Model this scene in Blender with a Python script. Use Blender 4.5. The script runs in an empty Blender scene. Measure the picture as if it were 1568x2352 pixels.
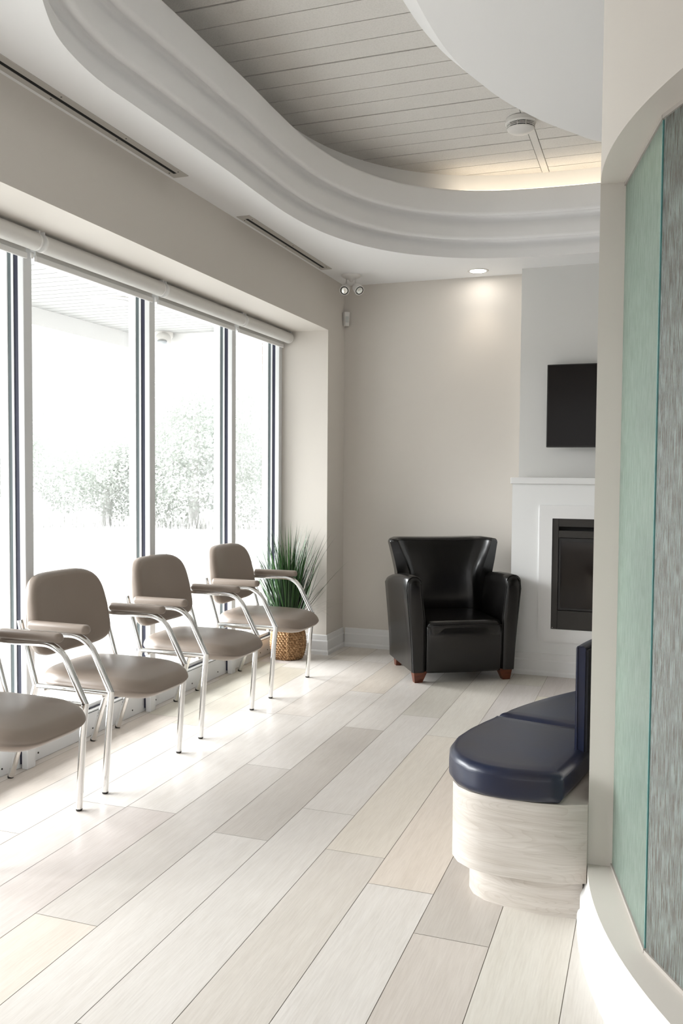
import bpy, bmesh, math, random
from mathutils import Vector, Matrix
random.seed(7)
C = bpy.context.scene.collection
S = bpy.context.scene
PI = math.pi

# ------------------------------------------------------------ camera, world, sun, exposure
FPX, YAW, PITCH, ROLL, CAM_H = 1998.0, .34235, .043307, .0069793, 1.34
cd = bpy.data.cameras.new('camera'); cam = bpy.data.objects.new('camera', cd); C.objects.link(cam)
cd.sensor_fit = 'VERTICAL'; cd.sensor_height = 36.0; cd.lens = FPX*36/2352
fw = Vector((-math.sin(YAW)*math.cos(PITCH), math.cos(YAW)*math.cos(PITCH), -math.sin(PITCH)))
rt = Vector((math.cos(YAW), math.sin(YAW), 0)); up = rt.cross(fw)
r2 = math.cos(ROLL)*rt + math.sin(ROLL)*up; u2 = -math.sin(ROLL)*rt + math.cos(ROLL)*up
cam.matrix_world = Matrix(((r2.x, u2.x, -fw.x, 0), (r2.y, u2.y, -fw.y, 0), (r2.z, u2.z, -fw.z, CAM_H), (0, 0, 0, 1)))
cd.clip_start = .05; cd.clip_end = 300
S.camera = cam

W = bpy.data.worlds.new('overcast_sky'); S.world = W; W.use_nodes = True
W.node_tree.nodes['Background'].inputs[0].default_value = (.98, .983, 1, 1)
W.node_tree.nodes['Background'].inputs[1].default_value = .50
sd = bpy.data.lights.new('sun', 'SUN'); sd.energy = 9.0; sd.angle = math.radians(60); sd.color = (.99, .985, 1)
sun = bpy.data.objects.new('sun', sd); C.objects.link(sun)
sun.rotation_euler = Vector((1.0, .15, -.62)).to_track_quat('-Z', 'Y').to_euler()
S.view_settings.view_transform = 'Standard'; S.view_settings.look = 'None'
S.view_settings.exposure = 1.42; S.view_settings.gamma = 1.0; S.view_settings.use_curve_mapping = False

# ------------------------------------------------------------ materials
def srgb(r, g, b):
    f = lambda c: (c/255/12.92) if c/255 <= .04045 else ((c/255+.055)/1.055)**2.4
    return (f(r), f(g), f(b), 1)
def mat(name, col, rough=.5, metal=0, spec=.5, coat=0, bump=None, noise=None, trans=0, emit=None, es=0, ior=1.45, sheen=0):
    m = bpy.data.materials.new(name); m.use_nodes = True; nt = m.node_tree
    b = nt.nodes['Principled BSDF']; b.inputs['Base Color'].default_value = col
    b.inputs['Roughness'].default_value = rough; b.inputs['Metallic'].default_value = metal
    b.inputs['Specular IOR Level'].default_value = spec; b.inputs['Coat Weight'].default_value = coat
    b.inputs['Coat Roughness'].default_value = .15
    b.inputs['Transmission Weight'].default_value = trans; b.inputs['IOR'].default_value = ior
    if emit: b.inputs['Emission Color'].default_value = emit; b.inputs['Emission Strength'].default_value = es
    tc = nt.nodes.new('ShaderNodeTexCoord')
    if bump:
        sc, st, dist = bump[:3]
        mp = nt.nodes.new('ShaderNodeMapping'); mp.inputs['Scale'].default_value = bump[3] if len(bump) > 3 else (1, 1, 1)
        n = nt.nodes.new('ShaderNodeTexNoise'); n.inputs['Scale'].default_value = sc; n.inputs['Detail'].default_value = 4
        bp = nt.nodes.new('ShaderNodeBump'); bp.inputs['Strength'].default_value = st; bp.inputs['Distance'].default_value = dist
        nt.links.new(tc.outputs['Object'], mp.inputs[0]); nt.links.new(mp.outputs[0], n.inputs[0])
        nt.links.new(n.outputs[0], bp.inputs['Height']); nt.links.new(bp.outputs[0], b.inputs['Normal'])
    if noise:
        sc, c2, lo, hi = noise[:4]
        mp = nt.nodes.new('ShaderNodeMapping'); mp.inputs['Scale'].default_value = noise[4] if len(noise) > 4 else (1, 1, 1)
        n = nt.nodes.new('ShaderNodeTexNoise'); n.inputs['Scale'].default_value = sc; n.inputs['Detail'].default_value = 6
        r = nt.nodes.new('ShaderNodeValToRGB'); r.color_ramp.elements[0].position = lo; r.color_ramp.elements[1].position = hi
        r.color_ramp.elements[0].color = col; r.color_ramp.elements[1].color = c2
        nt.links.new(tc.outputs['Object'], mp.inputs[0]); nt.links.new(mp.outputs[0], n.inputs[0])
        nt.links.new(n.outputs[0], r.inputs[0]); nt.links.new(r.outputs[0], b.inputs['Base Color'])
    return m
M = {}
M['wall'] = mat('greige_wall_paint', (.652, .612, .560, 1), .65, bump=(260, .06, .002))
M['ceil'] = mat('white_ceiling_paint', (.87, .867, .865, 1), .6, bump=(200, .04, .002))
M['trim'] = mat('white_trim_paint', (.76, .76, .755, 1), .35)
M['frame'] = mat('white_window_aluminium', (.74, .75, .755, 1), .32, spec=.6)
M['frame_grey'] = mat('silver_grey_aluminium', (.60, .59, .57, 1), .35, metal=.2)
M['gasket'] = mat('navy_black_gasket', (.018, .02, .045, 1), .35)
M['gasket_g'] = mat('dark_green_grey_seal', (.10, .125, .13, 1), .3)
M['blind'] = mat('off_white_blind_fabric', (.70, .685, .655, 1), .75, bump=(600, .1, .001))
M['blindp'] = mat('white_blind_plastic', (.8, .79, .77, 1), .3)
M['chrome'] = mat('chrome', (.83, .83, .82, 1), .10, metal=1)
M['taupe'] = mat('taupe_vinyl', (.265, .215, .178, 1), .36, bump=(900, .08, .0006), noise=(3, (.285, .233, .195, 1), .3, .7))
M['taupe_seam'] = mat('taupe_seam', (.16, .13, .105, 1), .5)
M['rubber'] = mat('dark_rubber', (.03, .028, .025, 1), .6)
M['black'] = mat('black_leather', (.0050, .0045, .0042, 1), .27, coat=.25, bump=(160, .12, .0012), spec=.4)
M['mahog'] = mat('reddish_brown_wood', (.085, .020, .008, 1), .3, noise=(14, (.15, .038, .014, 1), .35, .7, (1, 1, 5)))
M['navy'] = mat('navy_leather', (.0065, .011, .032, 1), .34, coat=.08, bump=(90, .10, .001), noise=(6, (.014, .0125, .021, 1), .4, .75, (1, 1, 1)))
M['navyd'] = mat('dark_navy_backing', (.008, .009, .016, 1), .6)
M['steel_dark'] = mat('charcoal_steel', (.028, .025, .022, 1), .45)
M['void'] = mat('dark_slot', (.004, .004, .004, 1), .8)
M['tvs'] = mat('tv_screen', (.008, .006, .005, 1), .14, spec=.22)
M['tvb'] = mat('tv_bezel', (.012, .011, .010, 1), .3)
M['pl'] = mat('white_plastic', (.72, .70, .67, 1), .4)
M['vent'] = mat('greige_vent_metal', (.50, .475, .44, 1), .4, spec=.5)
M['lamp'] = mat('lit_lamp_lens', (1, 1, 1, 1), .4, emit=(1, .95, .88, 1), es=14)
M['led'] = mat('warm_led_strip', (1, 1, 1, 1), .4, emit=(1, .86, .66, 1), es=2.8)
M['reflector'] = mat('halogen_reflector', (.85, .86, .82, 1), .18, metal=1)
M['tile'] = mat('ceiling_tile', (.76, .735, .70, 1), .85, bump=(180, .5, .004), noise=(120, (.68, .655, .62, 1), .45, .75))
M['tile_gap'] = mat('tile_gap', (.14, .125, .105, 1), .9)
M['soffit'] = mat('white_soffit_vinyl', (.375, .375, .37, 1), .5)
M['soffit_gap'] = mat('soffit_gap', (.22, .22, .215, 1), .7)
M['brick'] = mat('brick', (.42, .34, .30, 1), .9)
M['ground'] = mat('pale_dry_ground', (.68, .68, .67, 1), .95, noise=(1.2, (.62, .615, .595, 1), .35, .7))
M['leaf'] = mat('washed_out_foliage', (.60, .635, .59, 1), .9, noise=(.6, (.70, .70, .69, 1), .35, .7))  # outdoor haze and overexposure are put into the leaf colour
M['straw'] = mat('washed_out_dry_grass', (.78, .77, .75, 1), .9)  # lightened so the blades fade into the glare, haze painted in
M['bark'] = mat('washed_out_bark', (.72, .71, .70, 1), .9)  # trunks near white, the bleaching by daylight is in the colour
M['glass_dark'] = mat('smoked_fire_glass', (.016, .012, .009, 1), .06, spec=.3)
M['log'] = mat('ceramic_log', (.05, .035, .026, 1), .9, bump=(20, .6, .02))
M['basket'] = mat('woven_seagrass', (.26, .135, .055, 1), .75, noise=(70, (.50, .31, .16, 1), .38, .62))
M['basket_d'] = mat('basket_core', (.05, .022, .01, 1), .9)
M['soil'] = mat('dark_soil', (.03, .025, .02, 1), .95)

# brick with real courses
nt = M['brick'].node_tree; b = nt.nodes['Principled BSDF']; tc = nt.nodes.new('ShaderNodeTexCoord')
mp = nt.nodes.new('ShaderNodeMapping'); mp.inputs['Rotation'].default_value = (PI/2, 0, 0); bt = nt.nodes.new('ShaderNodeTexBrick')
bt.inputs['Color1'].default_value = (.46, .38, .34, 1); bt.inputs['Color2'].default_value = (.56, .49, .45, 1); bt.inputs['Mortar'].default_value = (.68, .66, .63, 1)
bt.inputs['Scale'].default_value = 1; bt.inputs['Brick Width'].default_value = .2; bt.inputs['Row Height'].default_value = .075; bt.inputs['Mortar Size'].default_value = .006
nt.links.new(tc.outputs['Object'], mp.inputs[0]); nt.links.new(mp.outputs[0], bt.inputs[0]); nt.links.new(bt.outputs[0], b.inputs['Base Color'])

def wood_mat(name, base, dark, axis_scale, use_attr=False, rough=.42, knots=False):
    m = bpy.data.materials.new(name); m.use_nodes = True; nt = m.node_tree; b = nt.nodes['Principled BSDF']
    N = nt.nodes.new; L = nt.links.new
    tc = N('ShaderNodeTexCoord'); src = tc.outputs['Object']
    if use_attr: src = tc.outputs['UV']
    mp = N('ShaderNodeMapping'); mp.inputs['Scale'].default_value = axis_scale; L(src, mp.inputs[0])
    n1 = N('ShaderNodeTexNoise'); n1.inputs['Scale'].default_value = 1; n1.inputs['Detail'].default_value = 8; n1.inputs['Roughness'].default_value = .6; n1.inputs['Distortion'].default_value = .9
    L(mp.outputs[0], n1.inputs[0])
    r = N('ShaderNodeValToRGB'); r.color_ramp.elements[0].color = dark; r.color_ramp.elements[1].color = base
    r.color_ramp.elements[0].position = .28; r.color_ramp.elements[1].position = .62; L(n1.outputs[0], r.inputs[0])
    mp2 = N('ShaderNodeMapping'); mp2.inputs['Scale'].default_value = tuple(s*7 for s in axis_scale); L(src, mp2.inputs[0])
    n2 = N('ShaderNodeTexNoise'); n2.inputs['Scale'].default_value = 1; n2.inputs['Detail'].default_value = 5; L(mp2.outputs[0], n2.inputs[0])
    mx = N('ShaderNodeMix'); mx.data_type = 'RGBA'; mx.blend_type = 'MULTIPLY'; mx.inputs[0].default_value = 1
    r2_ = N('ShaderNodeValToRGB'); r2_.color_ramp.elements[0].color = (.93, .925, .92, 1); r2_.color_ramp.elements[1].color = (1, 1, 1, 1)
    r2_.color_ramp.elements[0].position = .35; r2_.color_ramp.elements[1].position = .6; L(n2.outputs[0], r2_.inputs[0])
    L(r.outputs[0], mx.inputs[6]); L(r2_.outputs[0], mx.inputs[7]); out = mx.outputs[2]
    if knots:
        wv = N('ShaderNodeTexNoise'); wv.inputs['Scale'].default_value = 1; wv.inputs['Detail'].default_value = 1; wv.inputs['Distortion'].default_value = 1.5
        mp3 = N('ShaderNodeMapping'); mp3.inputs['Scale'].default_value = (1.5, 1.5, 9); L(src, mp3.inputs[0]); L(mp3.outputs[0], wv.inputs[0])
        mu = N('ShaderNodeMath'); mu.operation = 'MULTIPLY'; mu.inputs[1].default_value = 20; L(wv.outputs[0], mu.inputs[0])
        fr = N('ShaderNodeMath'); fr.operation = 'FRACT'; L(mu.outputs[0], fr.inputs[0])
        r3 = N('ShaderNodeValToRGB'); r3.color_ramp.elements[0].color = (.87, .85, .83, 1); r3.color_ramp.elements[1].color = (1, 1, 1, 1)
        r3.color_ramp.elements[0].position = 0; r3.color_ramp.elements[1].position = .35; L(fr.outputs[0], r3.inputs[0])
        m4 = N('ShaderNodeMix'); m4.data_type = 'RGBA'; m4.blend_type = 'MULTIPLY'; m4.inputs[0].default_value = .75
        L(out, m4.inputs[6]); L(r3.outputs[0], m4.inputs[7]); out = m4.outputs[2]
    if use_attr:
        at = N('ShaderNodeAttribute'); at.attribute_name = 'tone'
        m3 = N('ShaderNodeMix'); m3.data_type = 'RGBA'; m3.blend_type = 'MULTIPLY'; m3.inputs[0].default_value = 1
        L(out, m3.inputs[6]); L(at.outputs['Color'], m3.inputs[7]); out = m3.outputs[2]
    L(out, b.inputs['Base Color']); b.inputs['Roughness'].default_value = rough
    bp = N('ShaderNodeBump'); bp.inputs['Strength'].default_value = .25; bp.inputs['Distance'].default_value = .0012
    L(n2.outputs[0], bp.inputs['Height']); L(bp.outputs[0], b.inputs['Normal'])
    return m
M['floor'] = wood_mat('pale_oak_planks', (.70, .662, .625, 1), (.645, .603, .56, 1), (26.0, 1.6, 1), True, .36)
M['bwood'] = wood_mat('pale_oak_laminate', (.59, .55, .505, 1), (.46, .415, .365, 1), (1.6, 1.6, 30), False, .4, True)
M['groove'] = mat('plank_joint', (.27, .23, .19, 1), .8)

def pane_mat():
    m = bpy.data.materials.new('clear_window_glass'); m.use_nodes = True; nt = m.node_tree; nt.nodes.clear()
    o = nt.nodes.new('ShaderNodeOutputMaterial'); t = nt.nodes.new('ShaderNodeBsdfTransparent'); g = nt.nodes.new('ShaderNodeBsdfGlossy')
    t.inputs[0].default_value = (.97, .985, .98, 1); g.inputs['Roughness'].default_value = .02
    lw = nt.nodes.new('ShaderNodeLayerWeight'); lw.inputs['Blend'].default_value = .5
    pw = nt.nodes.new('ShaderNodeMath'); pw.operation = 'POWER'; pw.inputs[1].default_value = 5; nt.links.new(lw.outputs['Facing'], pw.inputs[0])
    f = nt.nodes.new('ShaderNodeMath'); f.operation = 'MULTIPLY_ADD'; f.inputs[1].default_value = .8; f.inputs[2].default_value = .03; nt.links.new(pw.outputs[0], f.inputs[0])
    x = nt.nodes.new('ShaderNodeMixShader')
    nt.links.new(f.outputs[0], x.inputs[0]); nt.links.new(t.outputs[0], x.inputs[1]); nt.links.new(g.outputs[0], x.inputs[2]); nt.links.new(x.outputs[0], o.inputs[0])
    return m
M['pane'] = pane_mat()

def textured_glass(name, ca, cb, strength, scale, diff):
    m = bpy.data.materials.new(name); m.use_nodes = True; nt = m.node_tree; nt.nodes.clear(); N = nt.nodes.new; L = nt.links.new
    o = N('ShaderNodeOutputMaterial'); tc = N('ShaderNodeTexCoord')
    mp = N('ShaderNodeMapping'); mp.inputs['Scale'].default_value = scale; L(tc.outputs['UV'], mp.inputs[0])
    n = N('ShaderNodeTexNoise'); n.inputs['Scale'].default_value = 1; n.inputs['Detail'].default_value = 5; n.inputs['Roughness'].default_value = .65; L(mp.outputs[0], n.inputs[0])
    bp = N('ShaderNodeBump'); bp.inputs['Strength'].default_value = strength; bp.inputs['Distance'].default_value = .004; L(n.outputs[0], bp.inputs['Height'])
    r = N('ShaderNodeValToRGB'); r.color_ramp.elements[0].color = ca; r.color_ramp.elements[1].color = cb
    r.color_ramp.elements[0].position = .43; r.color_ramp.elements[1].position = .58; L(n.outputs[0], r.inputs[0])
    rf = N('ShaderNodeBsdfRefraction'); rf.inputs['Roughness'].default_value = .30; rf.inputs['IOR'].default_value = 1.12; L(r.outputs[0], rf.inputs[0]); L(bp.outputs[0], rf.inputs['Normal'])
    df = N('ShaderNodeBsdfDiffuse'); L(r.outputs[0], df.inputs[0]); L(bp.outputs[0], df.inputs['Normal'])
    tl = N('ShaderNodeBsdfTranslucent'); L(r.outputs[0], tl.inputs[0])
    ad = N('ShaderNodeMixShader'); ad.inputs[0].default_value = .5; L(df.outputs[0], ad.inputs[1]); L(tl.outputs[0], ad.inputs[2])
    x = N('ShaderNodeMixShader'); x.inputs[0].default_value = diff; L(rf.outputs[0], x.inputs[1]); L(ad.outputs[0], x.inputs[2])
    g = N('ShaderNodeBsdfGlossy'); g.inputs['Roughness'].default_value = .25; L(bp.outputs[0], g.inputs['Normal'])
    y = N('ShaderNodeMixShader'); y.inputs[0].default_value = .16; L(x.outputs[0], y.inputs[1]); L(g.outputs[0], y.inputs[2]); L(y.outputs[0], o.inputs[0])
    return m
M['glass_a'] = textured_glass('green_rain_glass', (.64, .76, .68, 1), (.76, .87, .80, 1), .35, (90, 14, 1), .35)
M['glass_b'] = textured_glass('rain_glass_painted_interior', (.22, .185, .135, 1), (.66, .77, .72, 1), 1.0, (330, 13, 1), .42)  # brown streaks paint in the dark interior seen through the glass
M['glass_e'] = mat('teal_glass_edge', (.10, .28, .27, 1), .15)

def grass_mat():
    m = mat('green_grass_blades', (.035, .12, .03, 1), .4); nt = m.node_tree; b = nt.nodes['Principled BSDF']
    a = nt.nodes.new('ShaderNodeAttribute'); a.attribute_name = 'tone'; nt.links.new(a.outputs['Color'], b.inputs['Base Color'])
    b.inputs['Subsurface Weight'].default_value = 0
    return m
M['grass'] = grass_mat()

# ------------------------------------------------------------ helpers
def link(name, bm, m, parent=None, smooth=False, angle=None, recalc=True):
    if recalc: bmesh.ops.recalc_face_normals(bm, faces=bm.faces)
    me = bpy.data.meshes.new(name); bm.to_mesh(me); bm.free()
    for x in (m if isinstance(m, (list, tuple)) else [m]): me.materials.append(x)
    if smooth:
        for p in me.polygons: p.use_smooth = True
        if angle: me.set_sharp_from_angle(angle=math.radians(angle))
    o = bpy.data.objects.new(name, me); C.objects.link(o)
    if parent: o.parent = parent
    return o
def struct(name, bm, m, parent=None, **k):
    o = link(name, bm, m, parent, **k)
    if not parent: o['kind'] = 'structure'
    return o
def tag(o, label, cat, group=None):
    o['label'] = label; o['category'] = cat
    if group: o['group'] = group
    return o
def thing(name, label, cat, loc=(0, 0, 0), rz=0, group=None):
    o = bpy.data.objects.new(name, None); C.objects.link(o); o.location = loc; o.rotation_euler = (0, 0, rz)
    o.empty_display_size = .1
    return tag(o, label, cat, group)
def box(bm, x0, y0, z0, x1, y1, z1, bev=0, seg=2, mi=0):
    v = [bm.verts.new(p) for p in ((x0,y0,z0),(x1,y0,z0),(x1,y1,z0),(x0,y1,z0),(x0,y0,z1),(x1,y0,z1),(x1,y1,z1),(x0,y1,z1))]
    f = [bm.faces.new([v[i] for i in q]) for q in ((0,3,2,1),(4,5,6,7),(0,1,5,4),(1,2,6,5),(2,3,7,6),(3,0,4,7))]
    for g in f: g.material_index = mi
    if bev:
        bmesh.ops.recalc_face_normals(bm, faces=f)
        e = list({e for g in f for e in g.edges})
        bmesh.ops.bevel(bm, geom=e, offset=bev, segments=seg, affect='EDGES', profile=.5)
    return f
def BM(): return bmesh.new()
def loft(bm, rings, closed=True, cap0=True, cap1=True, mi=0):
    R = [[bm.verts.new(p) for p in r] for r in rings]; n = len(R[0]); fs = []
    for a, b in zip(R, R[1:]):
        for i in range(n if closed else n-1):
            j = (i+1) % n
            fs.append(bm.faces.new((a[i], a[j], b[j], b[i])))
    if cap0: fs.append(bm.faces.new(list(reversed(R[0]))))
    if cap1: fs.append(bm.faces.new(R[-1]))
    for f in fs: f.material_index = mi
    return R
def smooth_path(pts, n=6, closed=False):
    P = [Vector(p) for p in pts]; out = []; m = len(P)
    rng = range(m if closed else m-1)
    for i in rng:
        g = (lambda k: P[k % m]) if closed else (lambda k: P[max(0, min(m-1, k))])
        a, b, c, d = g(i-1), g(i), g(i+1), g(i+2)
        for k in range(n):
            t = k/n
            out.append(.5*((2*b)+(c-a)*t+(2*a-5*b+4*c-d)*t*t+(3*b-a-3*c+d)*t**3))
    if not closed: out.append(P[-1])
    return out
def round_path(pts, radii, n=6):
    P = [Vector(p) for p in pts]; out = [P[0]]
    for i in range(1, len(P)-1):
        a, b, c = P[i-1], P[i], P[i+1]; r = radii[i-1] if isinstance(radii, (list, tuple)) else radii
        u = (a-b); v = (c-b); d = min(r, u.length*.49, v.length*.49); u.normalize(); v.normalize()
        p0, p1 = b+u*d, b+v*d
        for k in range(n+1):
            t = k/n; out.append((1-t)**2*p0+2*t*(1-t)*b+t*t*p1)
    out.append(P[-1]); return out
def tube(bm, path, r, n=12, mi=0, squash=1.0, ref=None):
    P = [Vector(p) for p in path]; rings = []; up_ = Vector(ref) if ref else None; prev = None
    for i, p in enumerate(P):
        t = (P[min(i+1, len(P)-1)]-P[max(i-1, 0)]).normalized()
        if prev is None:
            q = up_ if up_ else (Vector((0, 0, 1)) if abs(t.z) < .9 else Vector((1, 0, 0)))
            a = (q - t*q.dot(t)).normalized()
        else: a = (prev - t*prev.dot(t)).normalized()
        prev = a; b = t.cross(a); rr = r[i] if isinstance(r, (list, tuple)) else r
        rings.append([p+a*math.cos(2*PI*k/n)*rr+b*math.sin(2*PI*k/n)*rr*squash for k in range(n)])
    loft(bm, rings, mi=mi)
def offset_poly(pts, d):
    """closed plan polygon, positive d = towards its inside (for counter-clockwise order)"""
    n = len(pts); out = []
    for i in range(n):
        a, b, c = Vector(pts[i-1][:2]), Vector(pts[i][:2]), Vector(pts[(i+1) % n][:2])
        t = ((c-b).normalized()+(b-a).normalized()).normalized()
        out.append((b.x-t.y*d, b.y+t.x*d))
    return out
def ccw(pts):
    s = sum(pts[i-1][0]*pts[i][1]-pts[i][0]*pts[i-1][1] for i in range(len(pts)))
    return list(pts) if s > 0 else list(reversed(pts))
def sweep_closed(bm, plan, prof):
    """prof: (offset inward, z)"""
    rings = [[(x, y, z) for x, y in offset_poly(plan, o)] for o, z in prof]
    loft(bm, rings, cap0=False, cap1=False)
def pad(bm, outline, z0, z1, r, top=None, inset_bottom=.0, seg=5, mi=0, bottom=True):
    """cushion: outline in plan with rounded rims; top(x, y) adds to the height"""
    o = ccw(outline); n = len(o); rings = []
    top = top or (lambda x, y: 0)
    cx = sum(p[0] for p in o)/n; cy = sum(p[1] for p in o)/n
    h = (z1-z0); rb = min(r, h/2)
    for k in range(seg+1):
        a = PI/2*k/seg
        q = offset_poly(o, r*(1-math.sin(a))+inset_bottom*(1-k/seg)); rings.append([(x, y, z0+rb*(1-math.cos(a))) for x, y in q])
    for k in range(seg+1):
        a = PI/2*k/seg
        q = offset_poly(o, r*(1-math.cos(a))); zz = z1-rb+rb*math.sin(a)
        rings.append([(x, y, zz+top(x, y)*(k/seg)) for x, y in q])
    last = [(p[0], p[1]) for p in rings[-1]]
    for s in (.85, .68, .5, .3, .12):
        rings.append([(cx+(x-cx)*s, cy+(y-cy)*s, z1+top(cx+(x-cx)*s, cy+(y-cy)*s)) for x, y in last])
    return loft(bm, rings, mi=mi, cap0=bottom)
def rrect(w, h, r, n=6, cx=0, cy=0):
    out = []
    rs = r if isinstance(r, (list, tuple)) else (r,)*4
    for (sx, sy, a0), rr in zip(((1, 1, 0), (-1, 1, 90), (-1, -1, 180), (1, -1, 270)), rs):
        for k in range(n+1):
            a = math.radians(a0+90*k/n); out.append((cx+sx*(w/2-rr)+rr*math.cos(a), cy+sy*(h/2-rr)+rr*math.sin(a)))
    return out
def lathe(bm, prof, n=24, c=(0, 0, 0), mi=0, caps=True):
    rings = [[(c[0]+r*math.cos(2*PI*k/n), c[1]+r*math.sin(2*PI*k/n), c[2]+z) for k in range(n)] for r, z in prof]
    loft(bm, rings, mi=mi, cap0=caps, cap1=caps)
def prism(bm, pts, z0, z1, mi=0):
    o = ccw(pts); loft(bm, [[(x, y, z0) for x, y in o], [(x, y, z1) for x, y in o]], mi=mi)
def dup(root, loc, rz, label):
    r = root.copy(); C.objects.link(r); r.location = loc; r.rotation_euler = (0, 0, rz); r['label'] = label
    for ch in list(root.children):
        c = ch.copy(); C.objects.link(c); c.parent = r
        for g in list(ch.children):
            d = g.copy(); C.objects.link(d); d.parent = c
    return r

# ------------------------------------------------------------ room dimensions
XW, XF, YB, HC, HS = -2.255, -2.62, 6.37, 2.785, 2.395     # window wall, mullion face, back wall, ceiling, niche head
YN = 6.01                                                  # niche return
MU = [1.18, 2.18, 3.195, 4.215, 5.215, 6.0]     # mullion centres

# ------------------------------------------------------------ floor: one mesh of planks, each with its own wood tone
bm = BM(); uv = bm.loops.layers.uv.new('UVMap'); tone = bm.loops.layers.color.new('tone')
PW, PL = .2215, 1.46
known = {0: 2.67, -1: 2.865, -2: 3.19, -3: 2.855, -4: 2.13, -5: 4.42, 1: 2.42}
tones = {(0, -1): (1.09, 1.09, 1.07), (1, -1): (.95, .935, .92), (1, 0): (.90, .89, .88), (0, 0): (1.0, .975, .95), (-1, 0): (1.02, .99, .96), (-1, -1): (.97, .96, .95),
         (-2, -1): (1.05, 1.045, 1.03), (-2, 0): (1.05, 1.04, 1.03), (-3, -1): (1.03, 1.03, 1.02), (-3, 0): (.92, .915, .905), (-4, -1): (1.0, .98, .955), (-4, 0): (.95, .945, .94)}
rf = random.Random(11)
for c in range(-9, 18):
    x0 = -.63+(c-1)*PW; x1 = x0+PW
    off = known.get(c, rf.uniform(0, PL))
    for k in range(-6, 5):
        y0 = off+k*PL; y1 = y0+PL
        if y1 < -5.4 or y0 > 6.45: continue
        y0 = max(y0, -5.5); y1 = min(y1, 6.5); g = .0010
        f = bm.faces.new([bm.verts.new(p) for p in ((x0+g, y0+g, 0), (x1-g, y0+g, 0), (x1-g, y1-g, 0), (x0+g, y1-g, 0))])
        a = rf.uniform(.94, 1.05); col = tones.get((c, k), (a, a*rf.uniform(.975, 1), a*rf.uniform(.95, 1)))
        ou, ov = rf.uniform(0, 40), rf.uniform(0, 40)
        for l in f.loops:
            l[uv].uv = (l.vert.co.x+ou, l.vert.co.y+ov); l[tone] = (col[0], col[1], col[2], 1)
f = box(bm, -2.75, -5.5, -.12, 3.4, 6.5, -.0012)
for g in f: g.material_index = 1
struct('floor', bm, [M['floor'], M['groove']])

# ------------------------------------------------------------ ceiling with its raised recess
C0 = [(-1.70, 2.12), (-1.80, 2.28), (-1.885, 2.45), (-1.93, 2.62), (-1.952, 2.80), (-1.95, 3.0), (-1.945, 3.3), (-1.94, 3.8), (-1.945, 4.15), (-1.94, 4.52), (-1.90, 4.85), (-1.825, 5.12), (-1.72, 5.34),
      (-1.58, 5.53), (-1.42, 5.67), (-1.26, 5.77), (-1.06, 5.845), (-.85, 5.885), (-.6, 5.905), (-.35, 5.91), (.2, 5.88), (.9, 5.72), (1.6, 5.35), (2.15, 4.7), (2.4, 3.9),
      (2.4, 2.8), (2.4, 1.6), (2.1, 1.0), (1.4, .75), (.4, .75), (-.5, .95), (-1.15, 1.35), (-1.5, 1.8)]
plan = ccw([(v.x, v.y) for v in smooth_path([(x, y, 0) for x, y in C0], 6, True)])
bm = BM()
outer = [bm.verts.new(p) for p in ((XW-.02, -5.5, HC), (3.4, -5.5, HC), (3.4, YB+.02, HC), (XW-.02, YB+.02, HC))]
inner = [bm.verts.new((x, y, HC)) for x, y in plan]
ed = [bm.edges.new((outer[i], outer[(i+1) % 4])) for i in range(4)]+[bm.edges.new((inner[i], inner[(i+1) % len(inner)])) for i in range(len(inner))]
bmesh.ops.triangle_fill(bm, edges=ed, use_beauty=True)
struct('ceiling', bm, M['ceil'])
prof = [(0, HC), (0, 2.835), (-.004, 2.855), (-.013, 2.872), (-.020, 2.887), (-.019, 2.900), (-.010, 2.909), (.002, 2.910), (.011, 2.905), (.019, 2.898), (.029, 2.895), (.040, 2.897), (.048, 2.904), (.051, 2.916), (.051, 2.965), (.048, 2.990), (.039, 3.010), (.031, 3.027), (.032, 3.041),
        (.041, 3.050), (.053, 3.051), (.062, 3.046), (.070, 3.040), (.080, 3.038), (.090, 3.042), (.096, 3.050), (.098, 3.062), (.098, 3.185), (.0965, 3.194), (.091, 3.20), (.06, 3.202), (0, 3.203), (-.10, 3.204)]
bm = BM(); sweep_closed(bm, plan, prof); struct('trim_1', bm, M['ceil'], smooth=True, angle=60)
bm = BM(); sweep_closed(bm, plan, [(-.10, 3.204), (-.10, 3.40)]); struct('trim_2', bm, M['ceil'], smooth=True)
# slatted tile ceiling
bm = BM()
box(bm, -2.2, .5, 3.375, 2.7, 6.2, 3.40, mi=1)
k0 = -21
for k in range(-22, 14):
    y = 4.091+k*.1636; g = .0065 if k % 4 == 0 else .0035; g2 = .0055 if (k+1) % 4 == 0 else .0030
    box(bm, -2.2, y+g, 3.36, -.735, y+.1636-g2, 3.376)
    box(bm, -.685, y+g+.012, 3.36, 2.7, y+.1636-g2+.012, 3.376)
box(bm, -.731, .5, 3.358, -.689, 6.2, 3.376)
struct('ceiling', bm, [M['tile'], M['tile_gap']])
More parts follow.
